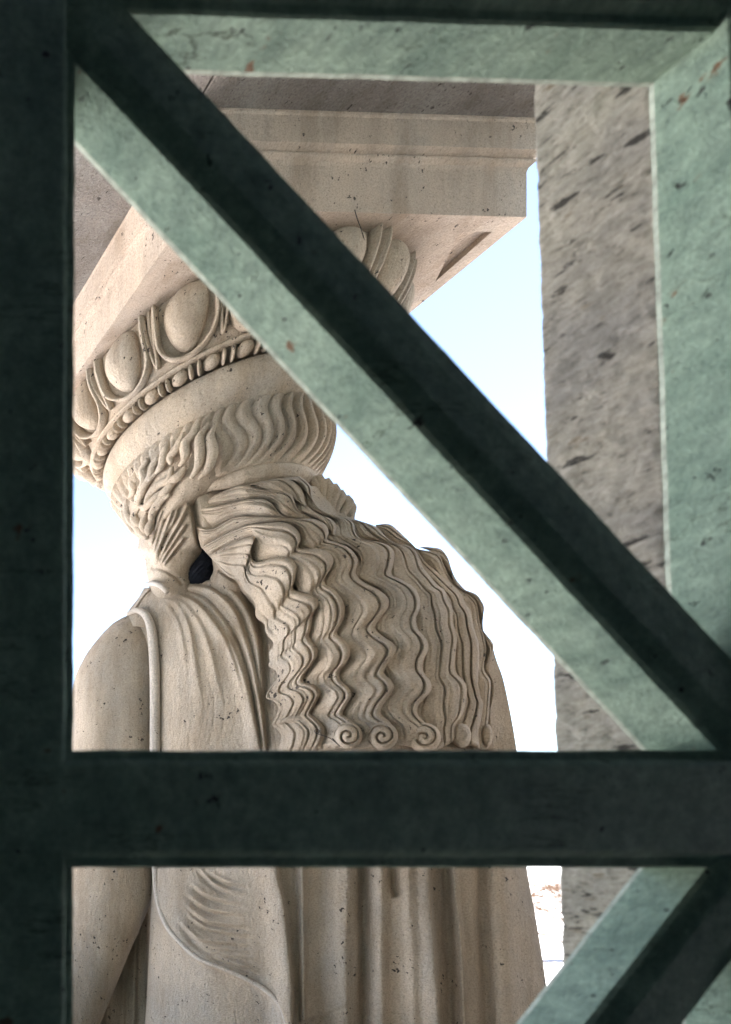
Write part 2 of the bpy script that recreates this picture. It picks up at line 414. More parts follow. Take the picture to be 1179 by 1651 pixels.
NE = 15
def echpt(phi, h, off):
    """point on the echinus, pushed off the surface"""
    r = echr(h) + off * .86; return np.stack([AX + r * np.cos(phi), AY + r * np.sin(phi), h - off * .5 + EYE], -1)
def egg_verts(ph0):
    nt_, nu = 22, 22; V = []
    for i in range(nt_ + 1):
        th = np.pi * i / nt_
        for j in range(nu):
            a = 2 * np.pi * j / nu
            z = -np.cos(th); rr = np.sin(th)
            # pointed below, full above
            wdt = .074 * (1 + .22 * z); h = 2.395 + .115 * z
            x = wdt * rr * np.cos(a); o_ = .050 * rr * np.sin(a) + .008
            V.append(echpt(ph0 + x / float(echr(h)), h, o_))
    return np.array(V), gridf(nt_ + 1, nu, cu=True)
def utube(ph0, w0, w1, hb, r, off, topw=None, n=40):
    """the U shaped fillet round an egg"""
    t = np.linspace(-1, 1, n); P = []
    for k in t:
        a = abs(k); x = w0 * np.sign(k) * min(1, a * 1.5) ** .72
        if a > .5: x = np.sign(k) * (w0 + (w1 - w0) * (a - .5) / .5)
        else: x = np.sign(k) * w0 * math.sin(a / .5 * np.pi / 2)
        h = hb + (2.498 - hb) * (1 - math.cos(min(1, a / .5) * np.pi / 2)) * .42 if a <= .5 else hb + (2.498 - hb) * (.42 + .58 * (a - .5) / .5)
        P.append(echpt(ph0 + x / float(echr(h)), h, off))
    return np.array(P)
def ftube(name, P, r, r2, m, parent, axis, seg=6):
    """tube whose section is taller (r2) away from the wall than wide (r)"""
    P = np.asarray(P); T = np.gradient(P, axis=0); T /= np.linalg.norm(T, axis=1)[:, None]
    O = P - np.array([AX, AY, 0]); O[:, 2] = -.25; O[:, :2] /= np.linalg.norm(O[:, :2], axis=1)[:, None]; O /= np.linalg.norm(O, axis=1)[:, None]
    A = np.cross(T, O); A /= np.linalg.norm(A, axis=1)[:, None]; B = np.cross(A, T)
    th = np.linspace(0, 2 * np.pi, seg, endpoint=False)
    V = P[:, None] + r * np.cos(th)[None, :, None] * A[:, None] + r2 * np.sin(th)[None, :, None] * B[:, None]
    k = len(P)
    fs = [tuple(q) for q in gridf(k, seg, cu=True)] + [tuple(range(seg))[::-1], tuple((k - 1) * seg + q for q in range(seg))]
    return mk(name, V.reshape(-1, 3), fs, m, parent)
for k in range(NE):
    ph = math.radians(221 + 24 * k)
    v, f = egg_verts(ph); mk('egg', v, f, M_ST, cap)
    ftube('egg_frame', utube(ph, .099, .104, 2.268, 0, .014), .009, .032, M_ST, cap, 0)
    # dart: two edges meeting in a point, with a keel
    pd = ph + math.radians(12); 
    P = [];
    hh = np.linspace(2.498, 2.285, 14)
    for sgn in (-1, 1):
        Q = np.array([echpt(pd + sgn * .020 * max(0, (h - 2.285) / .213) ** .6 / float(echr(h)) + 0, h, .012) for h in hh])
        ftube('dart', Q, .0065, .024, M_ST, cap, 0)
    ftube('dart', np.array([echpt(pd, h, .004) for h in np.linspace(2.498, 2.34, 10)]), .011, .018, M_ST, cap, 0)
# flat band under the eggs, then the string of beads and reels
revolve('fillet', [(.470, 2.246), (.506, 2.247), (.512, 2.254), (.506, 2.262), (.470, 2.263)], M_ST, cap)
NB = 27
def bead_mesh(rx, rz, ry, seg=14, rings=9):
    V = []; 
    for i in range(rings + 1):
        th = np.pi * i / rings
        for j in range(seg):
            a = 2 * np.pi * j / seg
            V.append((rx * -np.cos(th), ry * np.sin(th) * np.cos(a), rz * np.sin(th) * np.sin(a)))
    me = bpy.data.meshes.new('bead'); me.from_pydata(V, [], [tuple(q) for q in gridf(rings + 1, seg, cu=True)])
    me.materials.append(M_ST); me.polygons.foreach_set('use_smooth', [True] * len(me.polygons)); return me
bm_, rm_ = bead_mesh(.030, .028, .030), bead_mesh(.0085, .031, .034)
for k in range(NB):
    for nm, me, da in (('bead', bm_, 0), ('reel', rm_, 4.95), ('reel', rm_, 8.4)):
        a = math.radians(229 + 360 / NB * k + da)
        o = bpy.data.objects.new(nm, me); C.objects.link(o); o.parent = cap
        o.location = Vector((AX + .468 * math.cos(a), AY + .468 * math.sin(a), 2.222 + EYE)) - st.location - cap.location
        o.rotation_euler = (0, 0, a + math.pi / 2)
# plain cushion ring
t = np.linspace(0, 1, 22)
revolve('cushion', [(.40, 2.20)] + [(.405 + .058 * math.sin(math.pi * (.12 + .80 * k)) ** .7 - .028 * k, 2.205 - .165 * k) for k in t] + [(.39, 2.035)], M_ST, st)

# wreath of combed-up hair: S-shaped flutes running round the head
def saw(x): x = x - np.floor(x); return np.where(x < .72, np.sin(x / .72 * np.pi / 2), np.cos((x - .72) / .28 * np.pi / 2))
def wdisp(A, H):
    deg = np.degrees(A) % 360
    v = np.clip((2.05 - H) / .28, 0, 1)
    ph = deg / 6.4 + .85 * np.sin(v * 5.2 + .4) + 1.9 * v ** 2.2 + .35 * np.sin(deg / 17) + .2 * np.sin(deg / 7.3 + v * 3)
    amp = .020 * np.clip(v / .05, 0, 1) * np.clip((1 - v) / .16, 0, 1)
    amp = amp * (1 + .35 * np.sin(deg / 23 + 2)) 
    fr = np.clip((234 - deg) / 30, 0, 1) * np.clip((deg - 60) / 30, 0, 1)
    return amp * (saw(-ph) - .5) - .13 * fr * np.clip((v - .12) / .88, 0, 1) ** .8
vv = np.linspace(0, 1, 70)
wr = [(.385 + .030 * math.sin(min(1, k * 1.25) * math.pi) ** .8 * (1 if k < .8 else 1) + (.012 if k < .5 else .012 * (1 - (k - .5) / .5)), 2.05 - .28 * k) for k in vv]
wr = [(.398 + .028 * math.sin(math.pi * k) - .035 * k ** 2, 2.05 - .28 * k) for k in vv]
revolve('hair_wreath', [(.36, 2.051)] + wr + [(.33, 1.769)], M_ST, st, n=900, disp=wdisp)
tt = np.linspace(0, 2 * np.pi, 20)
an = np.radians(np.linspace(222, 400, 90)); e_ = np.clip((np.degrees(an) - 222) / 26, 0, 1)
tube3('hair_roll', np.stack([AX + (.300 + .035 * e_) * np.cos(an), AY + (.300 + .035 * e_) * np.sin(an), 1.742 + EYE + 0 * an + .02 * (1 - e_)], 1), .014 + .026 * e_, M_ST, st, 18)

# --- helper solids
def loft(name, rows, svals, Tf, Tb, m, parent, nv=200, nu=200, p=2.0, strokes=None, vpow=1.0, nb=24, post=None):
    """closed body: rows = left-to-right outlines (photo pixels), svals = depth of the mid plane, Tf/Tb = bulge to front and back"""
    K = len(rows)
    RR = np.array([smoothpath(r, n=nu) if len(r) > 2 else np.stack([np.linspace(r[0][k], r[1][k], nu) for k in (0, 1)], 1) for r in rows])
    tv = np.linspace(0, K - 1, nv); i0 = np.clip(tv.astype(int), 0, K - 2); fr = tv - i0
    # monotone smooth interpolation between rows
    def interp(arr):
        arr = np.asarray(arr, float); a = arr[i0]; b = arr[i0 + 1]
        pr_ = arr[np.maximum(i0 - 1, 0)]; nx = arr[np.minimum(i0 + 2, K - 1)]
        t_ = fr.reshape((-1,) + (1,) * (arr.ndim - 1))
        return .5 * (2 * a + (b - pr_) * t_ + (2 * pr_ - 5 * a + 4 * b - nx) * t_ ** 2 + (3 * a - pr_ - 3 * b + nx) * t_ ** 3)
    G = interp(RR); s0 = interp(svals)[:, None]; tf = np.maximum(interp(Tf), .005)[:, None]; tb = np.maximum(interp(Tb), .005)[:, None]
    # even out columns so the bulge is sampled well near the edges
    u = .5 - .5 * np.cos(np.pi * np.linspace(0, 1, nu)); idx = u * (nu - 1); j0 = np.clip(idx.astype(int), 0, nu - 2); fj = (idx - j0)[None, :, None]
    G = G[:, j0] * (1 - fj) + G[:, j0 + 1] * fj
    uu = np.abs(2 * u - 1)[None, :]
    S = s0 - tf * np.maximum(0, 1 - uu ** p) ** .5
    P = G.reshape(-1, 2); H = np.zeros(len(P))
    if strokes: strokes(P, H)
    H = H.reshape(S.shape) * np.clip((1 - uu) / .03, 0, 1)
    S = S - H
    if post is not None: S = post(G, S)
    front = at(G[..., 0], G[..., 1], S)
    jb = np.linspace(nu - 1, 0, nb).astype(int)[1:-1]
    Sb = s0 + tb * np.maximum(0, 1 - uu[:, jb] ** p) ** .5
    edge = at(G[:, jb, 0], G[:, jb, 1], s0 + 0 * Sb)
    back = edge + (Sb - s0)[..., None] * np.array([NX, NY, 0])
    A = np.concatenate([front, back], 1); n2 = A.shape[1]
    V = A.reshape(-1, 3); f = gridf(nv, n2, cu=True)
    k = len(V); V = np.vstack([V, A[0].mean(0), A[-1].mean(0)]); b = (nv - 1) * n2
    f = [tuple(q) for q in f] + [(k, (j + 1) % n2, j) for j in range(n2)] + [(k + 1, b + j, b + (j + 1) % n2) for j in range(n2)]
    return mk(name, V, f, m, parent)

ctrl = [(430, 775, -.30), (345, 800, -.29), (315, 820, -.25), (315, 850, -.25), (325, 882, -.25), (345, 905, -.27), (388, 935, -.31), (400, 870, -.33), (400, 800, -.34), (470, 775, -.27), (505, 775, -.17), (525, 780, -.12), (546, 800, -.12),
        (566, 832, -.15), (600, 846, -.15), (640, 850, -.13), (663, 882, -.13), (713, 886, -.12), (725, 905, -.12), (738, 945, -.12), (776, 968, -.12), (780, 1000, -.12), (796, 1045, -.12), (798, 1105, -.12), (797, 1208, -.13),
        (460, 850, -.37), (520, 850, -.34), (560, 865, -.28), (480, 920, -.42), (560, 930, -.40), (620, 920, -.34), (670, 930, -.28), (440, 980, -.40), (520, 1000, -.45), (600, 1000, -.43), (680, 1000, -.36), (735, 1000, -.25),
        (432, 1060, -.39), (540, 1090, -.475), (640, 1090, -.44), (710, 1090, -.35), (760, 1090, -.23), (435, 1205, -.40), (540, 1205, -.485), (640, 1205, -.455), (710, 1205, -.37), (760, 1205, -.25)]
cp = np.array(ctrl); 
def rbf_fit(P, v, reg=20.0):
    d = np.linalg.norm(P[:, None] - P[None], axis=2); n = len(P)
    K_ = np.zeros((n + 3, n + 3)); K_[:n, :n] = -d - np.eye(n) * reg * 0.0; K_[:n, n] = 1; K_[:n, n + 1:] = P; K_[n, :n] = 1; K_[n + 1:, :n] = P.T
    K_[:n, :n] += np.eye(n) * reg
    w_ = np.linalg.solve(K_, np.r_[v, 0, 0, 0])
    return w_
_w = rbf_fit(cp[:, :2] / 1.0, cp[:, 2])
def s_hair(x, y):
    x = np.asarray(x, float); y = np.asarray(y, float); sh = x.shape; Q = np.stack([x.ravel(), y.ravel()], 1)
    d = np.linalg.norm(Q[:, None] - cp[None, :, :2], axis=2)
    n = len(cp); v = -d @ _w[:n] + _w[n] + Q @ _w[n + 1:]
    return v.reshape(sh)

def under_hair(G, S):
    x, y = G[..., 0], G[..., 1]
    sh = s_hair(x, y) + .03
    e = np.interp(y, [900, 1000, 1100, 1215], [400, 428, 448, 458])
    w1 = np.clip((x - e) / 12, 0, 1) * np.clip((1222 - y) / 12, 0, 1)
    return S + w1 * np.maximum(0, sh - S)

# --- torso with mantle and long folds
def torso_strokes(P, H):
    S = lambda pts, wl, wr, h, **k: stroke(P, H, pts, wl, wr, h, **k)
    # folds sweeping over the left shoulder and down
    S([(253, 962), (283, 974), (302, 1005), (311, 1047), (318, 1095), (326, 1150)], 9, 5, .014, taper=(.1, .4))
    S([(274, 956), (314, 971), (344, 1005), (369, 1037), (384, 1071), (396, 1108), (408, 1160), (420, 1215)], 12, 5, .022)
    S([(290, 950), (330, 962), (362, 996), (384, 1033), (398, 1073), (410, 1130), (424, 1215)], 3, 3, -.018)
    S([(295, 944), (338, 950), (375, 983), (393, 1028), (406, 1071), (418, 1132), (430, 1215)], 6, 4, .020)
    S([(323, 936), (363, 944), (393, 977), (411, 1022), (420, 1080), (432, 1150), (440, 1215)], 8, 4, .02)
    S([(312, 940), (352, 950), (384, 983), (402, 1028), (413, 1078), (425, 1140)], 3, 3, -.014)
    S([(387, 940), (405, 972), (424, 1030), (427, 1114), (434, 1215)], 5, 8, -.035)
    S([(262, 958), (292, 972), (320, 1004), (338, 1048), (350, 1100), (362, 1160)], 8, 5, .013, taper=(.1, .5))
    S([(284, 952), (320, 968), (352, 1004), (374, 1048), (390, 1100), (398, 1140)], 3, 3, -.010, taper=(.1, .3))
    S([(256, 968), (276, 985), (290, 1015), (298, 1060), (302, 1110)], 6, 4, .009, taper=(.1, .5))
    for k in range(9):
        x = 268 + k * 17
        S([(x, 1215 - k * 3), (x + 10, 1150), (x + 6, 1090)], 1.8, 1.8, -.0016, taper=(.1, .5))
    for k in range(16):
        x = 290 + (k % 5) * 13; y = 1025 + k * 9
        S([(x, y), (x + 12, y + 5)], 1.8, 1.8, -.0014)
    # below the rail: scooped mantle edge and its fan of tooling
    S([(247, 1395), (251, 1450), (265, 1490), (290, 1520), (320, 1545), (370, 1565), (420, 1590), (452, 1622), (468, 1660)], 5, 55, .045, kind='step', taper=(.02, .02))
    for pts in ([(303, 1424), (330, 1446), (358, 1456), (405, 1463)], [(290, 1455), (318, 1480), (345, 1492), (420, 1500)], [(280, 1478), (305, 1506), (330, 1520), (425, 1530)],
                [(330, 1408), (352, 1420), (372, 1428), (410, 1434)], [(296, 1440), (322, 1463), (350, 1474), (412, 1481)], [(288, 1500), (320, 1527), (351, 1540), (430, 1553)],
                [(312, 1398), (345, 1430), (368, 1441), (408, 1448)], [(284, 1490), (312, 1514), (340, 1530), (428, 1542)], [(330, 1540), (380, 1558), (440, 1580)], [(292, 1466), (318, 1492), (350, 1505), (424, 1515)]):
        S(pts, 5, 3, -.017, taper=(.25, .5))
        S([(a, b - 6) for a, b in pts], 5, 4, .010, taper=(.25, .5))
    # vertical folds of the skirt (only seen below the rail, but they run on above it)
    S([(440, 1230), (445, 1400), (455, 1450), (463, 1520), (469, 1600), (472, 1700)], 26, 4, 0.0540, taper=(.1, 0.0216))
    S([(484, 1230), (488, 1400), (492, 1700)], 7, 4, 0.0324)
    S([(475, 1300), (478, 1500), (483, 1700)], 4, 4, -0.0080)
    S([(512, 1230), (520, 1400), (522, 1700)], 16, 16, -0.0194)
    S([(556, 1230), (560, 1400), (556, 1550), (560, 1700)], 22, 9, 0.0281)
    S([(582, 1230), (586, 1400), (586, 1700)], 9, 9, -0.0454)
    S([(612, 1230), (614, 1400), (616, 1700)], 13, 10, 0.0238)
    S([(628, 1330), (632, 1400), (634, 1430), (640, 1448)], 5, 8, -0.0256, taper=(.02, 0.0320))
    S([(655, 1230), (658, 1400), (668, 1700)], 14, 12, 0.0238)
    S([(684, 1230), (690, 1400), (697, 1500), (705, 1620), (708, 1700)], 28, 3.5, 0.0518)
    S([(716, 1230), (718, 1400), (728, 1700)], 9, 9, -0.0238)
    S([(728, 1230), (733, 1400), (745, 1530), (752, 1700)], 9, 3.5, 0.0346)
    S([(772, 1230), (774, 1400), (786, 1700)], 10, 14, -0.0432)
    S([(805, 1280), (812, 1400), (826, 1700)], 22, 16, 0.0216)
    for k in range(40):
        x0, y0 = (556, 1400 + k * 6.3) if k < 24 else (668, 1405 + (k - 24) * 6)
        if 8 < k < 15: continue
        S([(x0 - 8, y0), (x0 + 9, y0 + 3)], 1.6, 1.6, -.004)
    # right hand mantle edge behind the hair
    S([(797, 1085), (806, 1130), (812, 1170), (816, 1215)], 5, 5, -.02)
    # slow unevenness of hand carving
    H += .004 * np.sin(P[:, 0] / 37 + P[:, 1] / 90) + .003 * np.sin(P[:, 0] / 19 - P[:, 1] / 53 + 1)
R0 = [(205, 989), (220, 970), (240, 954), (300, 938), (345, 931), (390, 933), (500, 925), (640, 935), (740, 975), (792, 1032)]
R1 = [(222, 1012), (255, 982), (300, 966), (350, 955), (400, 958), (520, 950), (660, 965), (760, 1010), (800, 1062)]
R2 = [(240, 1090), (300, 1060), (400, 1050), (520, 1050), (680, 1060), (780, 1085), (814, 1105)]
R3 = [(246, 1207), (300, 1205), (400, 1205), (560, 1205), (740, 1205), (833, 1207)]
R4 = [(247, 1310), (540, 1310), (843, 1310)]
R5 = [(246, 1400), (540, 1400), (850, 1400)]
R6 = [(242, 1490), (540, 1490), (866, 1490)]
R7 = [(238, 1580), (560, 1580), (880, 1580)]
R8 = [(234, 1651), (560, 1651), (887, 1651)]
R9 = [(225, 1780), (560, 1780), (900, 1780)]
R10 = [(200, 1990), (560, 1990), (930, 1890)]
loft('torso', [R0, R1, R2, R3, R4, R5, R6, R7, R8, R9, R10], [-.10, -.12, -.13, -.14, -.14, -.14, -.14, -.14, -.14, -.14, -.14],
     [.03, .13, .24, .27, .27, .27, .27, .27, .27, .27, .27], [.08, .2, .35, .4, .4, .4, .4, .4, .4, .4, .4], M_ST, st, nv=620, nu=460, p=2.6, strokes=torso_strokes, post=under_hair)

# --- left arm under its sleeve
def arm_strokes(P, H):
    H += .004 * np.sin(P[:, 0] / 24 + P[:, 1] / 70)
    stroke(P, H, [(150, 1120), (165, 1300), (190, 1460)], 30, 20, .010)
A0 = [(166, 1020), (185, 1003), (210, 992), (235, 1001), (252, 1020)]
A1 = [(136, 1060), (165, 1040), (200, 1030), (240, 1040), (262, 1060)]
A2 = [(117, 1110), (160, 1106), (210, 1106), (264, 1112)]
A3 = [(112, 1207), (180, 1207), (262, 1207)]
A4 = [(104, 1310), (180, 1310), (260, 1310)]
A5 = [(96, 1400), (170, 1400), (252, 1400)]
A6 = [(88, 1470), (160, 1470), (243, 1455)]
A7 = [(76, 1550), (140, 1560), (205, 1545)]
A8 = [(60, 1651), (110, 1660), (162, 1651)]
A9 = [(48, 1720), (90, 1730), (130, 1720)]
loft('left_arm', [A0, A1, A2, A3, A4, A5, A6, A7, A8, A9], [-.09, -.07, -.05, -.04, -.04, -.05, -.07, -.09, -.11, -.12],
     [.03, .12, .17, .19, .19, .185, .17, .15, .13, .04], [.06, .15, .2, .22, .22, .2, .2, .15, .15, .06], M_ST, st, nv=160, nu=90, p=2.2, strokes=arm_strokes)
# drapery behind the forearm
def dr_strokes(P, H):
    for x in (120, 150, 172, 196, 214, 232):
        stroke(P, H, [(x + 14, 1380), (x + 6, 1500), (x, 1760)], 7, 3, .022)
loft('side_drapery', [[(90, 1380), (262, 1380)], [(92, 1500), (262, 1500)], [(95, 1651), (262, 1651)], [(95, 1990), (262, 1990)]], [.10, .10, .10, .10], [.10] * 4, [.2] * 4, M_ST, st, nv=90, nu=120, p=3, strokes=dr_strokes)

# rolled hem of the mantle over the shoulder and down
def surf_tube(name, pts, svals, rpx, m=M_ST, seg=10, n=None, step=3):
    q = smoothpath([(a, b, c) for (a, b), c in zip(pts, svals)], n=n, step=step)
    P = at(q[:, 0], q[:, 1], q[:, 2]); tt_ = np.linspace(0, 1, len(q))
    r = np.interp(tt_, np.linspace(0, 1, len(rpx)), rpx) / 335.0
    return tube3(name, P, r, m, st, seg)
surf_tube('mantle_hem', [(207, 989), (222, 984), (236, 993), (244, 1015), (248, 1050), (250, 1110), (250, 1207), (250, 1310), (251, 1400), (255, 1450), (268, 1491), (291, 1520), (321, 1546), (370, 1566), (420, 1591), (453, 1622), (468, 1670)],
          [-.13, -.17, -.20, -.22, -.235, -.24, -.235, -.235, -.235, -.25, -.30, -.345, -.39, -.425, -.45, -.462, -.468], [4, 6.5, 7, 7, 7, 7, 6, 5, 4, 3.4, 3, 3, 3, 3], M_PALE)

# --- head, neck and cheek
def head_strokes(P, H):
    fan = [[(264, 820), (252, 850), (243, 882)], [(284, 809), (268, 850), (254, 885), (248, 914)], [(290, 805), (281, 837), (262, 872), (250, 914)],
           [(305, 809), (292, 837), (272, 872), (251, 914)], [(301, 844), (277, 878), (256, 914)], [(298, 866), (280, 888), (262, 913)], [(274, 812), (258, 852), (246, 898)]]
    for p_ in fan: stroke(P, H, p_, 3.2, 2.2, .016, taper=(.08, .12)); stroke(P, H, [(a + 5, b) for a, b in p_], 3, 3, -.010, taper=(.1, .3))
    stroke(P, H, [(243, 915), (262, 918), (283, 930), (296, 944)], 3, 3, -.012)
    stroke(P, H, [(306, 790), (315, 840), (322, 870), (332, 890)], 4, 7, -.05)
loft('head', [[(230, 760), (300, 735), (400, 745)], [(200, 800), (300, 790), (410, 790)], [(204, 835), (290, 830), (410, 830)], [(222, 858), (290, 858), (400, 860)], [(223, 884), (235, 885), (345, 884)], [(233, 900), (285, 900), (332, 896)], [(236, 925), (275, 925), (316, 920)], [(240, 945), (275, 948), (322, 945)], [(240, 985), (290, 985), (350, 985)]],
     [0, 0, -.01, -.02, -.03, -.04, -.05, -.05, -.06], [.22, .30, .30, .27, .22, .19, .16, .15, .15], [.25, .3, .3, .28, .22, .2, .18, .18, .18], M_ST, st, nv=200, nu=150, p=2.2, strokes=head_strokes)
# nose, seen past the temple hair
loft('nose', [[(228, 862), (244, 862)], [(224, 876), (246, 874)], [(221, 886), (246, 884)], [(228, 893), (244, 893)], [(236, 897), (243, 897)]], [-.03] * 5, [.02, .04, .045, .03, .01], [.02, .03, .03, .02, .01], M_ST, st, nv=24, nu=24)
surf_tube('collar_hem', [(237, 941), (250, 941), (262, 946), (270, 956)], [-.12, -.19, -.225, -.23], [2.5, 4, 4, 3], M_PALE)
loft('far_shoulder', [[(232, 948), (262, 946)], [(222, 965), (268, 962)], [(206, 987), (280, 985)], [(200, 1010), (290, 1010)]], [-.08] * 4, [.02, .06, .08, .1], [.05, .08, .1, .1], M_ST, st, nv=40, nu=40,
     strokes=lambda P, H: (stroke(P, H, [(252, 948), (238, 962), (222, 984)], 3, 3, -.018), stroke(P, H, [(244, 948), (230, 962), (214, 984)], 2, 2, .012)))
# near-black lump, shade painted into the hollow between neck and hair
loft('neck_shade', [[(318, 884), (330, 880)], [(312, 898), (350, 898)], [(302, 916), (352, 912)], [(299, 932), (346, 930)], [(298, 948), (344, 948)]], [-.12] * 5, [.03, .06, .075, .07, .04], [.05] * 5, M_SHADE, st, nv=30, nu=30,
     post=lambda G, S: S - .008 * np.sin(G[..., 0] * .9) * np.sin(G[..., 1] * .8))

loft('nape', [[(348, 890), (372, 890)], [(342, 902), (384, 905)], [(344, 920), (396, 925)], [(338, 936), (402, 940)], [(335, 960), (408, 960)]], [-.17] * 5, [.03, .06, .07, .08, .08], [.1] * 5, M_ST, st, nv=40, nu=40,
     strokes=lambda P, H: (stroke(P, H, [(350, 908), (372, 925), (394, 934)], 3, 3, .012), stroke(P, H, [(352, 918), (370, 930), (390, 940)], 3, 3, -.012)))
# temple hair: deep wavy strands over the forehead side
temple = [[(321, 677), (312, 699), (299, 715), (299, 737), (290, 752)], [(337, 682), (322, 706), (323, 726), (321, 750), (308, 772)], [(347, 686), (339, 706), (343, 728), (337, 754), (321, 772)],
          [(296, 697), (288, 719), (275, 737), (277, 748)], [(271, 712), (266, 728), (262, 748), (252, 763)], [(238, 740), (230, 757), (234, 774), (225, 797), (219, 812)], [(277, 752), (273, 772), (256, 782), (241, 800), (235, 826)],
          [(206, 775), (206, 790), (199, 810), (204, 836)], [(252, 762), (238, 776), (227, 800), (222, 822)], [(274, 797), (258, 808), (247, 826), (243, 846)], [(197, 805), (202, 830), (217, 855), (226, 863)],
          [(205, 798), (207, 828), (217, 845), (228, 857)], [(226, 815), (217, 829), (221, 842), (231, 853)], [(237, 828), (232, 843), (235, 859)], [(247, 836), (241, 850), (240, 863)], [(262, 790), (248, 806), (234, 818), (226, 816)],
          [(222, 752), (214, 772), (216, 790), (208, 803)], [(256, 735), (248, 750), (243, 768), (232, 781)], [(285, 768), (272, 786), (262, 800), (254, 822)], [(300, 752), (288, 768), (276, 776), (268, 790)], [(213, 840), (222, 850), (232, 862), (238, 868)]]
for i, p_ in enumerate(temple):
    sv = [-math.sqrt(max((.435 - .075 * min(1, max(0, (b - 735) / 130))) ** 2 - ((a - 339) / 361) ** 2, .004)) - .004 for a, b in p_]
    surf_tube('hair_strand', p_, sv, [2.5, 6.0, 7.0, 6.0, 2.8], M_ST, seg=10, step=2.5)
loft('temple_hair', [[(225, 735), (430, 700)], [(202, 768), (430, 745)], [(193, 800), (400, 775)], [(197, 836), (330, 815)], [(208, 854), (270, 850)], [(222, 866), (246, 866)]], [0, 0, 0, -.04, -.09, -.10],
     [.385, .385, .365, .28, .17, .04], [.1] * 6, M_ST, st, nv=80, nu=80, p=2.0,
     post=lambda G, S: np.maximum(S, -np.sqrt(np.maximum((.435 - .075 * np.clip((G[..., 1] - 735) / 130, 0, 1)) ** 2 - ((G[..., 0] - 339) / 361) ** 2, .004)) + .022))

# --- the long wavy hair
L0 = [(345, 905), (355, 916), (369, 930), (386, 937), (393, 950), (411, 972), (413, 997), (429, 1008), (433, 1018), (428, 1037), (436, 1050), (429, 1066), (443, 1083), (434, 1110), (436, 1132), (443, 1158), (445, 1183), (447, 1212)]
L1 = [(338, 897), (362, 882), (395, 868), (411, 866), (405, 880), (408, 903), (423, 905), (442, 899), (466, 899), (478, 911), (477, 930), (473, 949), (488, 955), (508, 962), (514, 975), (506, 990), (502, 1013), (498, 1026), (510, 1042), (512, 1057), (505, 1070), (491, 1088), (490, 1099), (508, 1105), (517, 1117), (510, 1134), (502, 1150), (513, 1161), (523, 1174), (521, 1191), (512, 1210)]
L2 = [(324, 882), (359, 863), (395, 848), (433, 843), (461, 843), (480, 855), (485, 870), (482, 883), (500, 885), (520, 886), (535, 895), (538, 905), (533, 918), (524, 932), (525, 942), (539, 951), (551, 965), (556, 982), (552, 1002), (543, 1020), (556, 1033), (565, 1048), (561, 1066), (549, 1081), (549, 1096), (563, 1110), (567, 1123), (558, 1139), (553, 1152), (567, 1161), (578, 1174), (580, 1190), (570, 1206)]
L3 = [(315, 849), (343, 852), (366, 840), (383, 833), (414, 833), (450, 834), (480, 836), (507, 837), (525, 846), (530, 859), (528, 870), (545, 875), (564, 884), (577, 902), (574, 926), (590, 941), (614, 953), (627, 967), (625, 981), (614, 996), (605, 1011), (615, 1024), (634, 1037), (638, 1050), (624, 1073), (620, 1086), (631, 1097), (635, 1110), (619, 1135), (614, 1151), (629, 1164), (638, 1180), (634, 1200)]
L3a = [(318, 818), (347, 816), (378, 809), (414, 804), (435, 809), (452, 828), (470, 834), (505, 836)]
U = [(345, 800), (366, 790), (390, 782), (420, 789), (450, 790), (470, 796), (476, 811), (482, 823), (500, 831), (524, 843)]
L3b = [(440, 772), (466, 772), (483, 783), (490, 795), (493, 811), (505, 826), (533, 836), (543, 850), (541, 864), (564, 878), (580, 890), (588, 903), (584, 928), (598, 941), (619, 953), (630, 967)] + L3[18:]
L4 = [(485, 768), (502, 785), (505, 804), (515, 820), (533, 829), (556, 834), (571, 844), (573, 857), (582, 868), (606, 873), (626, 879), (636, 892), (634, 911), (631, 926), (648, 935), (667, 947), (677, 965), (677, 982), (671, 997), (674, 1014), (687, 1030), (691, 1046), (683, 1066), (683, 1083), (695, 1101), (693, 1117), (676, 1136), (674, 1152), (687, 1166), (704, 1179), (709, 1194), (702, 1210)]
L5 = [(560, 826), (575, 838), (606, 849), (621, 864), (637, 875), (659, 880), (673, 892), (682, 914), (695, 930), (706, 944), (717, 951), (722, 966), (730, 982), (731, 1004), (737, 1028), (735, 1055), (734, 1081), (749, 1099), (753, 1114), (750, 1141), (744, 1156), (735, 1168), (733, 1195)]
L6 = [(606, 846), (630, 846), (655, 868), (671, 884), (685, 905), (700, 918), (722, 937), (743, 957), (750, 973), (759, 986), (764, 1011), (772, 1037), (773, 1066), (771, 1097), (775, 1123), (779, 1136), (775, 1165), (772, 1183), (774, 1208)]
L7 = [(655, 867), (672, 884), (706, 892), (716, 910), (726, 930), (743, 944), (760, 960), (770, 973), (774, 1000), (781, 1024), (785, 1048), (781, 1079), (791, 1097), (791, 1119), (788, 1158), (786, 1180), (788, 1208)]
L8 = [(675, 882), (692, 882), (712, 886), (724, 903), (726, 923), (738, 945), (766, 957), (776, 968), (781, 982), (775, 1004), (783, 1022), (795, 1037), (795, 1052), (788, 1079), (798, 1103), (796, 1125), (790, 1147), (796, 1180), (796, 1208)]
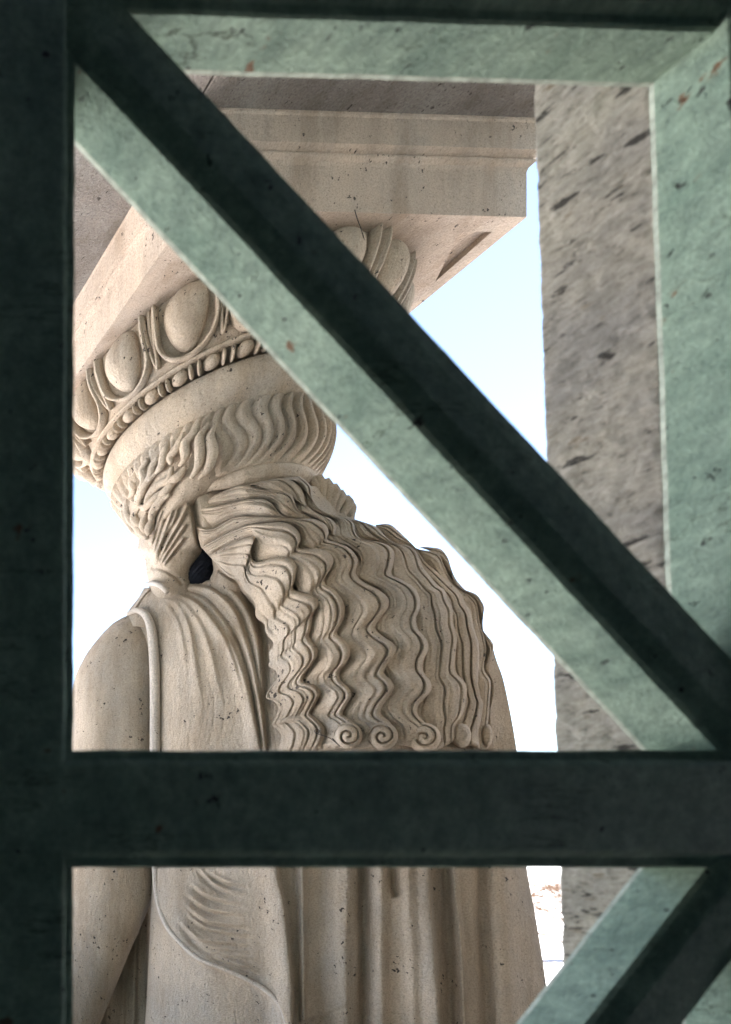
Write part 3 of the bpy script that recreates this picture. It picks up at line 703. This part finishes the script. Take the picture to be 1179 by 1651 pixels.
def lock(left, right, Hh=.045, name='hair_lock', nu=40, step=2.2, grooves=((.80, .022, .22),), lift=0.0, ends=(.08, .03), seed=0, Ldrop=.10, pw=.9, follow=None, ext=11.0):
    r = np.random.default_rng(seed)
    R_ = smoothpath(right, step=step); n = max(len(R_), 8); L_ = smoothpath(left, n=n)
    u = np.linspace(0, 1, nu)
    X = L_[:, None, :] * (1 - u)[None, :, None] + R_[:, None, :] * u[None, :, None]
    t = np.linspace(0, 1, n)
    if follow:
        Wv = R_ - L_; kw = min(max(5, int(95 / step)) | 1, (n // 2) * 2 - 1); ker = np.hanning(kw + 2)[1:-1]; ker /= ker.sum()
        Wv = np.stack([np.convolve(np.pad(Wv[:, q], kw // 2, 'edge'), ker, 'valid')[:n] for q in (0, 1)], 1)
        Wn = np.linalg.norm(Wv, axis=1)[:, None] + 1e-6; Wv = Wv * (1 + ext / Wn)
        X2 = R_[:, None, :] + (u - 1)[None, :, None] * Wv[:, None, :]
        bl_ = np.clip((t - follow[0]) / (follow[1] - follow[0]), 0, 1); bl_ = (bl_ * bl_ * (3 - 2 * bl_))[:, None, None]
        X = X * (1 - bl_) + X2 * bl_
    wid = np.linalg.norm(R_ - L_, axis=1); wid = np.convolve(np.pad(wid, 6, 'edge'), np.ones(13) / 13, 'valid')
    hh = Hh * np.clip(wid / 26, .35, 1.15)
    up = np.clip(u / .86, 0, 1)
    prof = Ldrop + (1 - Ldrop) * np.sin(up * np.pi / 2) ** pw
    prof = prof - .42 * np.clip((u - .9) / .1, 0, 1) ** 2
    A = hh[:, None] * prof[None]
    for gu, gw, gd in grooves:
        off = .02 * np.sin(t * 21 + gu * 9 + seed)
        A = A - hh[:, None] * gd * np.exp(-((u[None] - gu - off[:, None]) / gw) ** 2)
    # each outward bend of the wave stands proud, each inward bend sinks
    rx_ = R_[:, 0]; kk = max(5, int(62 / step)) | 1
    sm = np.convolve(np.pad(rx_, kk // 2, 'edge'), np.ones(kk) / kk, 'valid'); sm = np.convolve(np.pad(sm, kk // 4, 'edge'), np.ones(2 * (kk // 4) + 1) / (2 * (kk // 4) + 1), 'valid')[:n]
    dev = np.clip((rx_ - sm) / 8.0, -1, 1)
    dv = np.convolve(np.pad(dev, 2, 'edge'), np.ones(5) / 5, 'valid')
    A = A * (1 + .30 * dv[:, None] * u[None]) + hh[:, None] * .22 * dv[:, None] * np.sin(np.pi * np.clip(u * 1.1, 0, 1))[None]
    nst = int(np.clip(np.median(wid) / 9, 2, 6))
    for k in range(nst):
        c = (k + .6) / (nst + .7) + .018 * np.sin(t * (13 + 2 * k) + seed * 2.3 + k * 1.9)
        amp = (.075 + .05 * math.sin(k * 2.1 + seed)) * np.clip(.75 + .6 * np.sin(t * (17 - k) + k * 4 + seed), 0, 1)
        A = A - hh[:, None] * amp[:, None] * np.exp(-((u[None] - c[:, None]) / .022) ** 2)
    # soft secondary strands that weave inside the lock
    for k in range(2):
        c = .30 + .26 * k + .05 * np.sin(t * (9 + 3 * k) + seed * 1.7 + k)
        A = A + hh[:, None] * .07 * np.exp(-((u[None] - c[:, None]) / .09) ** 2) * (.5 + .5 * np.sin(t * 14 + k * 2 + seed))[:, None]
        A = A - hh[:, None] * .09 * np.exp(-((u[None] - c[:, None] - .12) / .07) ** 2) * (.5 + .5 * np.sin(t * 11 + k * 3 + seed))[:, None]
    e = np.clip(t / max(ends[0], 1e-4), 0, 1) * np.clip((1 - t) / max(ends[1], 1e-4), 0, 1); e = e * (2 - e)
    A = A * (.25 + .75 * e[:, None])
    S = s_hair(X[..., 0], X[..., 1]) - lift - A
    top = at(X[..., 0], X[..., 1], S)
    Sb = s_hair(X[..., 0], X[..., 1]) + .05
    jb = [nu - 1, nu // 2, 0]
    bot = at(X[:, jb, 0], X[:, jb, 1], Sb[:, jb])
    V = np.concatenate([top, bot], 1); m_ = V.shape[1]
    V2 = V.reshape(-1, 3); f = gridf(n, m_, cu=True)
    k = len(V2); V2 = np.vstack([V2, V[0].mean(0), V[-1].mean(0)]); b = (n - 1) * m_
    f = [tuple(q) for q in f] + [(k, (j + 1) % m_, j) for j in range(m_)] + [(k + 1, b + j, b + (j + 1) % m_) for j in range(m_)]
    return mk(name, V2, f, M_ST, st)
G3 = ((.80, .022, .28), (.58, .03, .14))
lock(L0, L1, .050, seed=1, grooves=((.84, .02, .25), (.62, .02, .2), (.35, .03, .2)), ends=(.02, .02), follow=(.3, .5), ext=-3.0)
lock(L1, L2, .056, seed=2, follow=(.2, .38), grooves=((.80, .028, .30),), ends=(.02, .02))
lock(L2, L3, .058, seed=3, follow=(.25, .42), grooves=((.82, .026, .32),), ends=(.02, .02))
lock(L3[:8], L3a, .048, seed=4, ends=(.03, .1))
lock(L3a, U[:9], .046, seed=5, ends=(.05, .1))
lock(U[:9] + L3[8:16], L3b[:14], .046, seed=6, ends=(.05, .1))
lock([(345, 799), (366, 789), (390, 780), (430, 774), (440, 771)], U[:7][::1], .02, seed=16, ends=(.05, .1))
lock(L3b, L4, .058, seed=7, follow=(.18, .36), grooves=((.84, .024, .32),), ends=(.03, .02))
lock(L4[5:], L5[1:], .056, seed=8, follow=(.12, .3), grooves=((.86, .02, .2), (.55, .03, .3)), ends=(.03, .02))
lock(L5[2:], L6, .056, seed=9, follow=(.12, .3), grooves=((.72, .03, .3), (.4, .03, .2)), ends=(.03, .02))
lock(L6[2:], L7, .050, seed=10, follow=(.12, .3), ends=(.04, .02))
lock(L7[2:], L8, .034, seed=11, ends=(.04, .02))
# nape: short upright strands against the sky
nape_ = [[(503, 772), (510, 788), (509, 805), (518, 820), (533, 830)], [(512, 770), (520, 786), (519, 804), (525, 820), (536, 831)], [(524, 776), (531, 790), (529, 808), (532, 824), (541, 832)], [(536, 785), (541, 796), (536, 812), (536, 826), (548, 834)], [(546, 795), (550, 806), (543, 820), (541, 830), (556, 836)], [(556, 804), (562, 814), (556, 826), (550, 836), (566, 840)], [(561, 812), (566, 822), (565, 832), (566, 842)]]
nape = nape_
for i, p_ in enumerate(nape):
    surf_tube('hair_strand', p_, [-.12 - .010 * k for k in range(len(p_))], [5.5, 6.2, 5.2, 4.5, 3.5], seg=10, step=2.5)
# solid mass under the locks
HM = [[(400, 775), (520, 785)], [(322, 800), (555, 815)], [(320, 838), (565, 845)], [(330, 880), (690, 892)], [(346, 905), (716, 900)], [(378, 940), (730, 945)], [(415, 985), (770, 985)], [(436, 1040), (780, 1040)], [(440, 1100), (786, 1100)], [(448, 1160), (786, 1160)], [(450, 1212), (790, 1212)]]
nvm, num = 120, 90; RR = np.array(HM, float)
tv = np.linspace(0, len(HM) - 1, nvm)
Lx = np.stack([np.interp(tv, range(len(HM)), RR[:, 0, k]) for k in (0, 1)], 1); Rx = np.stack([np.interp(tv, range(len(HM)), RR[:, 1, k]) for k in (0, 1)], 1)
u = np.linspace(0, 1, num); X = Lx[:, None] * (1 - u)[None, :, None] + Rx[:, None] * u[None, :, None]
Sf = s_hair(X[..., 0], X[..., 1]) + .012 + .08 * (np.abs(2 * u - 1) ** 8)[None]
fr_ = at(X[..., 0], X[..., 1], Sf); bkk = at(X[:, ::-8, 0], X[:, ::-8, 1], np.maximum(Sf[:, ::-8], -.05) + .06)
V = np.concatenate([fr_, bkk], 1); m_ = V.shape[1]
V2 = V.reshape(-1, 3); k = len(V2); V2 = np.vstack([V2, V[0].mean(0), V[-1].mean(0)]); b = (nvm - 1) * m_
f = [tuple(q) for q in gridf(nvm, m_, cu=True)] + [(k, (j + 1) % m_, j) for j in range(m_)] + [(k + 1, b + j, b + (j + 1) % m_) for j in range(m_)]
mk('hair_mass', V2, f, M_ST, st)

# curled tips of the locks
def dome(name, cx, cy, rx, ry, h, s_extra=0.0, swirl=True, seed=0, cc=1):
    nr, na = 30, 72; V = []
    rr = np.linspace(0, 1, nr); aa = np.linspace(0, 2 * np.pi, na, endpoint=False)
    Rg, Ag = np.meshgrid(rr, aa, indexing='ij')
    x = cx + rx * Rg * np.cos(Ag); y = cy + ry * Rg * np.sin(Ag)
    ht = h * np.sqrt(np.clip(1 - Rg ** 4, 0, 1))
    if swirl:
        ph = (Ag * cc / (2 * np.pi) + Rg * 2.0 + seed) % 1.0
        gdep = np.exp(-((ph - .5) / .13) ** 2) * np.clip(Rg / .15, 0, 1) * np.clip((1 - Rg) / .08, 0, 1)
        ht = ht - .40 * h * gdep
        ht += h * .1 * np.exp(-(Rg / .25) ** 2)
    base = s_hair(np.array([cx]), np.array([cy]))[0] - s_extra
    P = at(x, y, base - ht); Q = at(x[-1], y[-1], base + .06)
    V = np.concatenate([P.reshape(-1, 3), Q.reshape(-1, 3)]); 
    f = gridf(nr + 1, na, cu=True)
    return mk(name, V, f, M_ST, st)
dome('curl', 561, 1186, 23, 22, .050, s_extra=.050, seed=.1)
dome('curl', 617, 1187, 25, 23, .050, s_extra=.050, seed=.3)
dome('curl', 684, 1189, 27, 24, .050, s_extra=.046, seed=.2)
dome('curl', 744, 1186, 16, 20, .050, s_extra=.024, swirl=False)
dome('curl', 785, 1186, 10, 19, .040, s_extra=.01, swirl=False)
surf_tube('hair_strand', [(450, 1164), (470, 1160), (500, 1162), (518, 1172), (523, 1190), (512, 1206)], [-.45, -.46, -.475, -.48, -.49, -.49], [3, 5, 5, 5, 4])

# plinth the statue stands on
box('plinth', (1.55, 1.95, 0), (3.55, 3.5, .32), M_BLOCK, st, bevel=.01)

# loop of wire caught on the hair
q = smoothpath([(507, 1178), (510, 1183), (515, 1180), (513, 1176), (507, 1178), (512, 1183), (530, 1189), (540, 1196), (549, 1204), (545, 1200), (536, 1190)], step=2)
w_ = tube3('wire', at(q[:, 0], q[:, 1], s_hair(q[:, 0], q[:, 1]) - .075), .0014, M_WIRE, None, 6)
meta(w_, 'thin dark looped wire caught on the curled ends of the hair', 'wire')

P_ = smoothpath(np.array([soff(572, 338, 2.497), soff(576, 352, 2.47), soff(584, 374, 2.44), soff(590, 396, 2.41)]), step=.01)
w2 = tube3('wire', P_, .0013, M_WIRE, None, 6)
meta(w2, 'short dark strand hanging from the lower edge of the block over the carved eggs', 'wire')

# ------------------------------------------------------------------ the grille in the window
gr = empty('window_grille', (.9, .9, 1.0)); meta(gr, 'heavy green painted lattice grille with diagonal braces filling the window', 'window grille')
def bar(name, A, B, wA, wB, parent=gr, m=M_GRN, d0=0.0, depth=TH, steps=True, ext=0.0):
    """lattice bar between two world points on the front plane; stepped moulding along both edges, uneven old arrises"""
    A = np.asarray(A, float); B = np.asarray(B, float); T = B - A; Ln = np.linalg.norm(T); T /= Ln
    W = np.cross(T, nrm); W /= np.linalg.norm(W)
    hw = .5 * (wA + wB) / 2; w0 = wA / (wA + wB) * 2; w1 = wB / (wA + wB) * 2
    prof = [(-hw, depth), (-hw, depth - .0055), (-hw, .016), (-hw + .003, .012), (-hw + .016, .011), (-hw + .024, .002), (-hw + .030, 0), (0, .0008), (hw - .030, 0), (hw - .024, .002), (hw - .016, .011), (hw - .003, .012), (hw, .016), (hw, depth - .0055), (hw, depth)]
    if steps == 'soft': prof = [(-hw, depth), (-hw, depth - .0055), (-hw, .010), (-hw + .006, .006), (-hw + .026, .002), (-hw + .040, 0), (0, 0), (hw - .040, 0), (hw - .026, .002), (hw - .006, .006), (hw, .010), (hw, depth - .0055), (hw, depth)]
    elif not steps: prof = [(-hw, depth), (-hw, depth - .0055), (-hw, .004), (-hw + .004, 0), (0, 0), (hw - .004, 0), (hw, .004), (hw, depth - .0055), (hw, depth)]
    n = max(8, int(Ln / .012)); r = np.random.default_rng(len(name) + int(abs(A.sum()) * 100))
    V = []
    j1 = np.convolve(r.normal(0, 1, n + 8), np.ones(5) / 5, 'same')[:n] * .0011; j2 = np.convolve(r.normal(0, 1, n + 8), np.ones(5) / 5, 'same')[:n] * .0011
    for i in range(n):
        P = A + T * Ln * i / (n - 1)
        for a, dd in prof:
            jj = j1[i] if a < 0 else j2[i]
            V.append(P + W * (a * (w0 + (w1 - w0) * i / (n - 1)) + jj * (1 if abs(a) > hw - .02 else .3)) + nrm * (dd + d0))
    k = len(prof)
    fs = [tuple(q) for q in gridf(n, k, cu=True)] + [tuple(range(k))[::-1], tuple((n - 1) * k + q for q in range(k))]
    o = mk(name, V, fs, m, parent, smooth=False)
    o.data.materials.append(M_REAR)  # paler strip along the rear edges of the bar
    for i_, pg in enumerate(o.data.polygons):
        if i_ < n * k and i_ < len(fs) - 2 and (i_ % k) in (0, k - 2): pg.material_index = 1
    return o
def PX(x, y): return pl(x, y, CF)
# uprights
def mid(a, b): return (np.asarray(a) + np.asarray(b)) / 2
def barpx(name, l0, r0, l1, r1, **k):
    a = mid(PX(*l0), PX(*r0)); b_ = mid(PX(*l1), PX(*r1))
    T = (b_ - a) / np.linalg.norm(b_ - a); v = PX(*r0) - PX(*l0); v = v - T * (v @ T); v2 = PX(*r1) - PX(*l1); v2 = v2 - T * (v2 @ T)
    return bar(name, a, b_, np.linalg.norm(v), np.linalg.norm(v2), **k)
barpx('upright', (-60, -300), (132, -300), (-63, 3060), (125, 3060))
barpx('upright', (STL(-300), -300), (STL(-300) + 193, -300), (STL(3060), 3060), (STL(3060) + 193, 3060), steps=False)
barpx('upright', (-1250, -300), (-1057, -300), (-1250, 3060), (-1057, 3060))
barpx('top_rail', (-1200, -205), (-1200, -52), (1300, -115), (1300, 32), d0=.0004)
barpx('middle_rail', (-1200, 1207), (-1200, 1399), (1300, 1207), (1300, 1399), d0=-.0015, depth=TH + .001)
barpx('bottom_rail', (-1200, 2610), (-1200, 2800), (1300, 2610), (1300, 2800), d0=-.0015)
def brace(a, b_, c, d): return barpx('diagonal_brace', a, b_, c, d, d0=.003, depth=TH - .004, steps='soft')
def bl(x, o): return (x, 1.075 * x + o)
brace(bl(40, -60), bl(120, -234), bl(1300, -60), bl(1380, -234))
brace((1217, 1329), (1315, 1406), (641, 2064), (739, 2141))
brace((-1200, 1254), (-1120, 1330), (-120, -20), (-40, 60))
brace((-1160, 1290), (-1080, 1380), (-250, 2300), (-170, 2380))

# ------------------------------------------------------------------ bare trees on the snow beyond
def bare_tree(x, y, h, seed, label, spread=.9):
    r = random.Random(seed); root = empty('bare_tree', (x, y, -4)); meta(root, label, 'tree', 'bare trees on the snow')
    V, Fc = [], []
    TV, TF = [], []
    def seg(p, d, L, r0, r1, VV, FF):
        k = 5; n = 4; b0 = len(VV); pts = [p.copy()]
        for i in range(n):
            d = (d + Vector((r.gauss(0, .13), r.gauss(0, .13), r.gauss(0, .09)))).normalized(); pts.append(pts[-1] + d * L / n)
        for i, q in enumerate(pts):
            rr = r0 + (r1 - r0) * i / n; a = d.orthogonal().normalized(); b_ = d.cross(a)
            for j in range(k):
                t_ = 2 * math.pi * j / k; v = q + a * rr * math.cos(t_) + b_ * rr * math.sin(t_); VV.append((v.x, v.y, v.z))
        for i in range(n):
            for j in range(k): FF.append((b0 + i * k + j, b0 + i * k + (j + 1) % k, b0 + (i + 1) * k + (j + 1) % k, b0 + (i + 1) * k + j))
        return pts, d
    def grow(p, d, L, rad, lv):
        pts, d2 = seg(p, d, L, rad, rad * .55, V, Fc)
        if lv == 0: return
        for k in range(r.choice((3, 4, 4))):
            q = pts[r.randint(1, 4)]; s = spread
            nd = (d2 * .8 + Vector((r.gauss(0, s), r.gauss(0, s), r.gauss(.05, .45)))).normalized()
            grow(q, nd, L * r.uniform(.6, .85), rad * .52, lv - 1)
    p0 = Vector((x, y, -4.05)); pts, d = seg(p0, Vector((0, 0, 1)), h * .34, h * .022, h * .016, TV, TF)
    mk('trunk', TV, TF, M_BARK, root)
    for k in range(9):
        q = pts[r.randint(1, 4)]; a = r.uniform(0, 6.28)
        grow(q, Vector((math.cos(a) * .9, math.sin(a) * .9, r.uniform(-.05, .8))).normalized(), h * .30, h * .010, 3)
    mk('crown', V, Fc, M_BARK, root)
bare_tree(51.9, 33.0, 5.9, 3, 'leafless tree seen in the gap between skirt and window jamb, nearest of the bare trees', 1.1)
bare_tree(70.0, 48.0, 7.5, 5, 'leafless tree just behind the nearest bare tree in the gap by the jamb', 1.1)
bare_tree(88.0, 56.0, 8.0, 9, 'leafless tree farthest back among the bare trees by the jamb', 1.1)
bare_tree(42.2, 27.5, 1.0, 12, 'low leafless sapling on the snow below the taller bare trees')
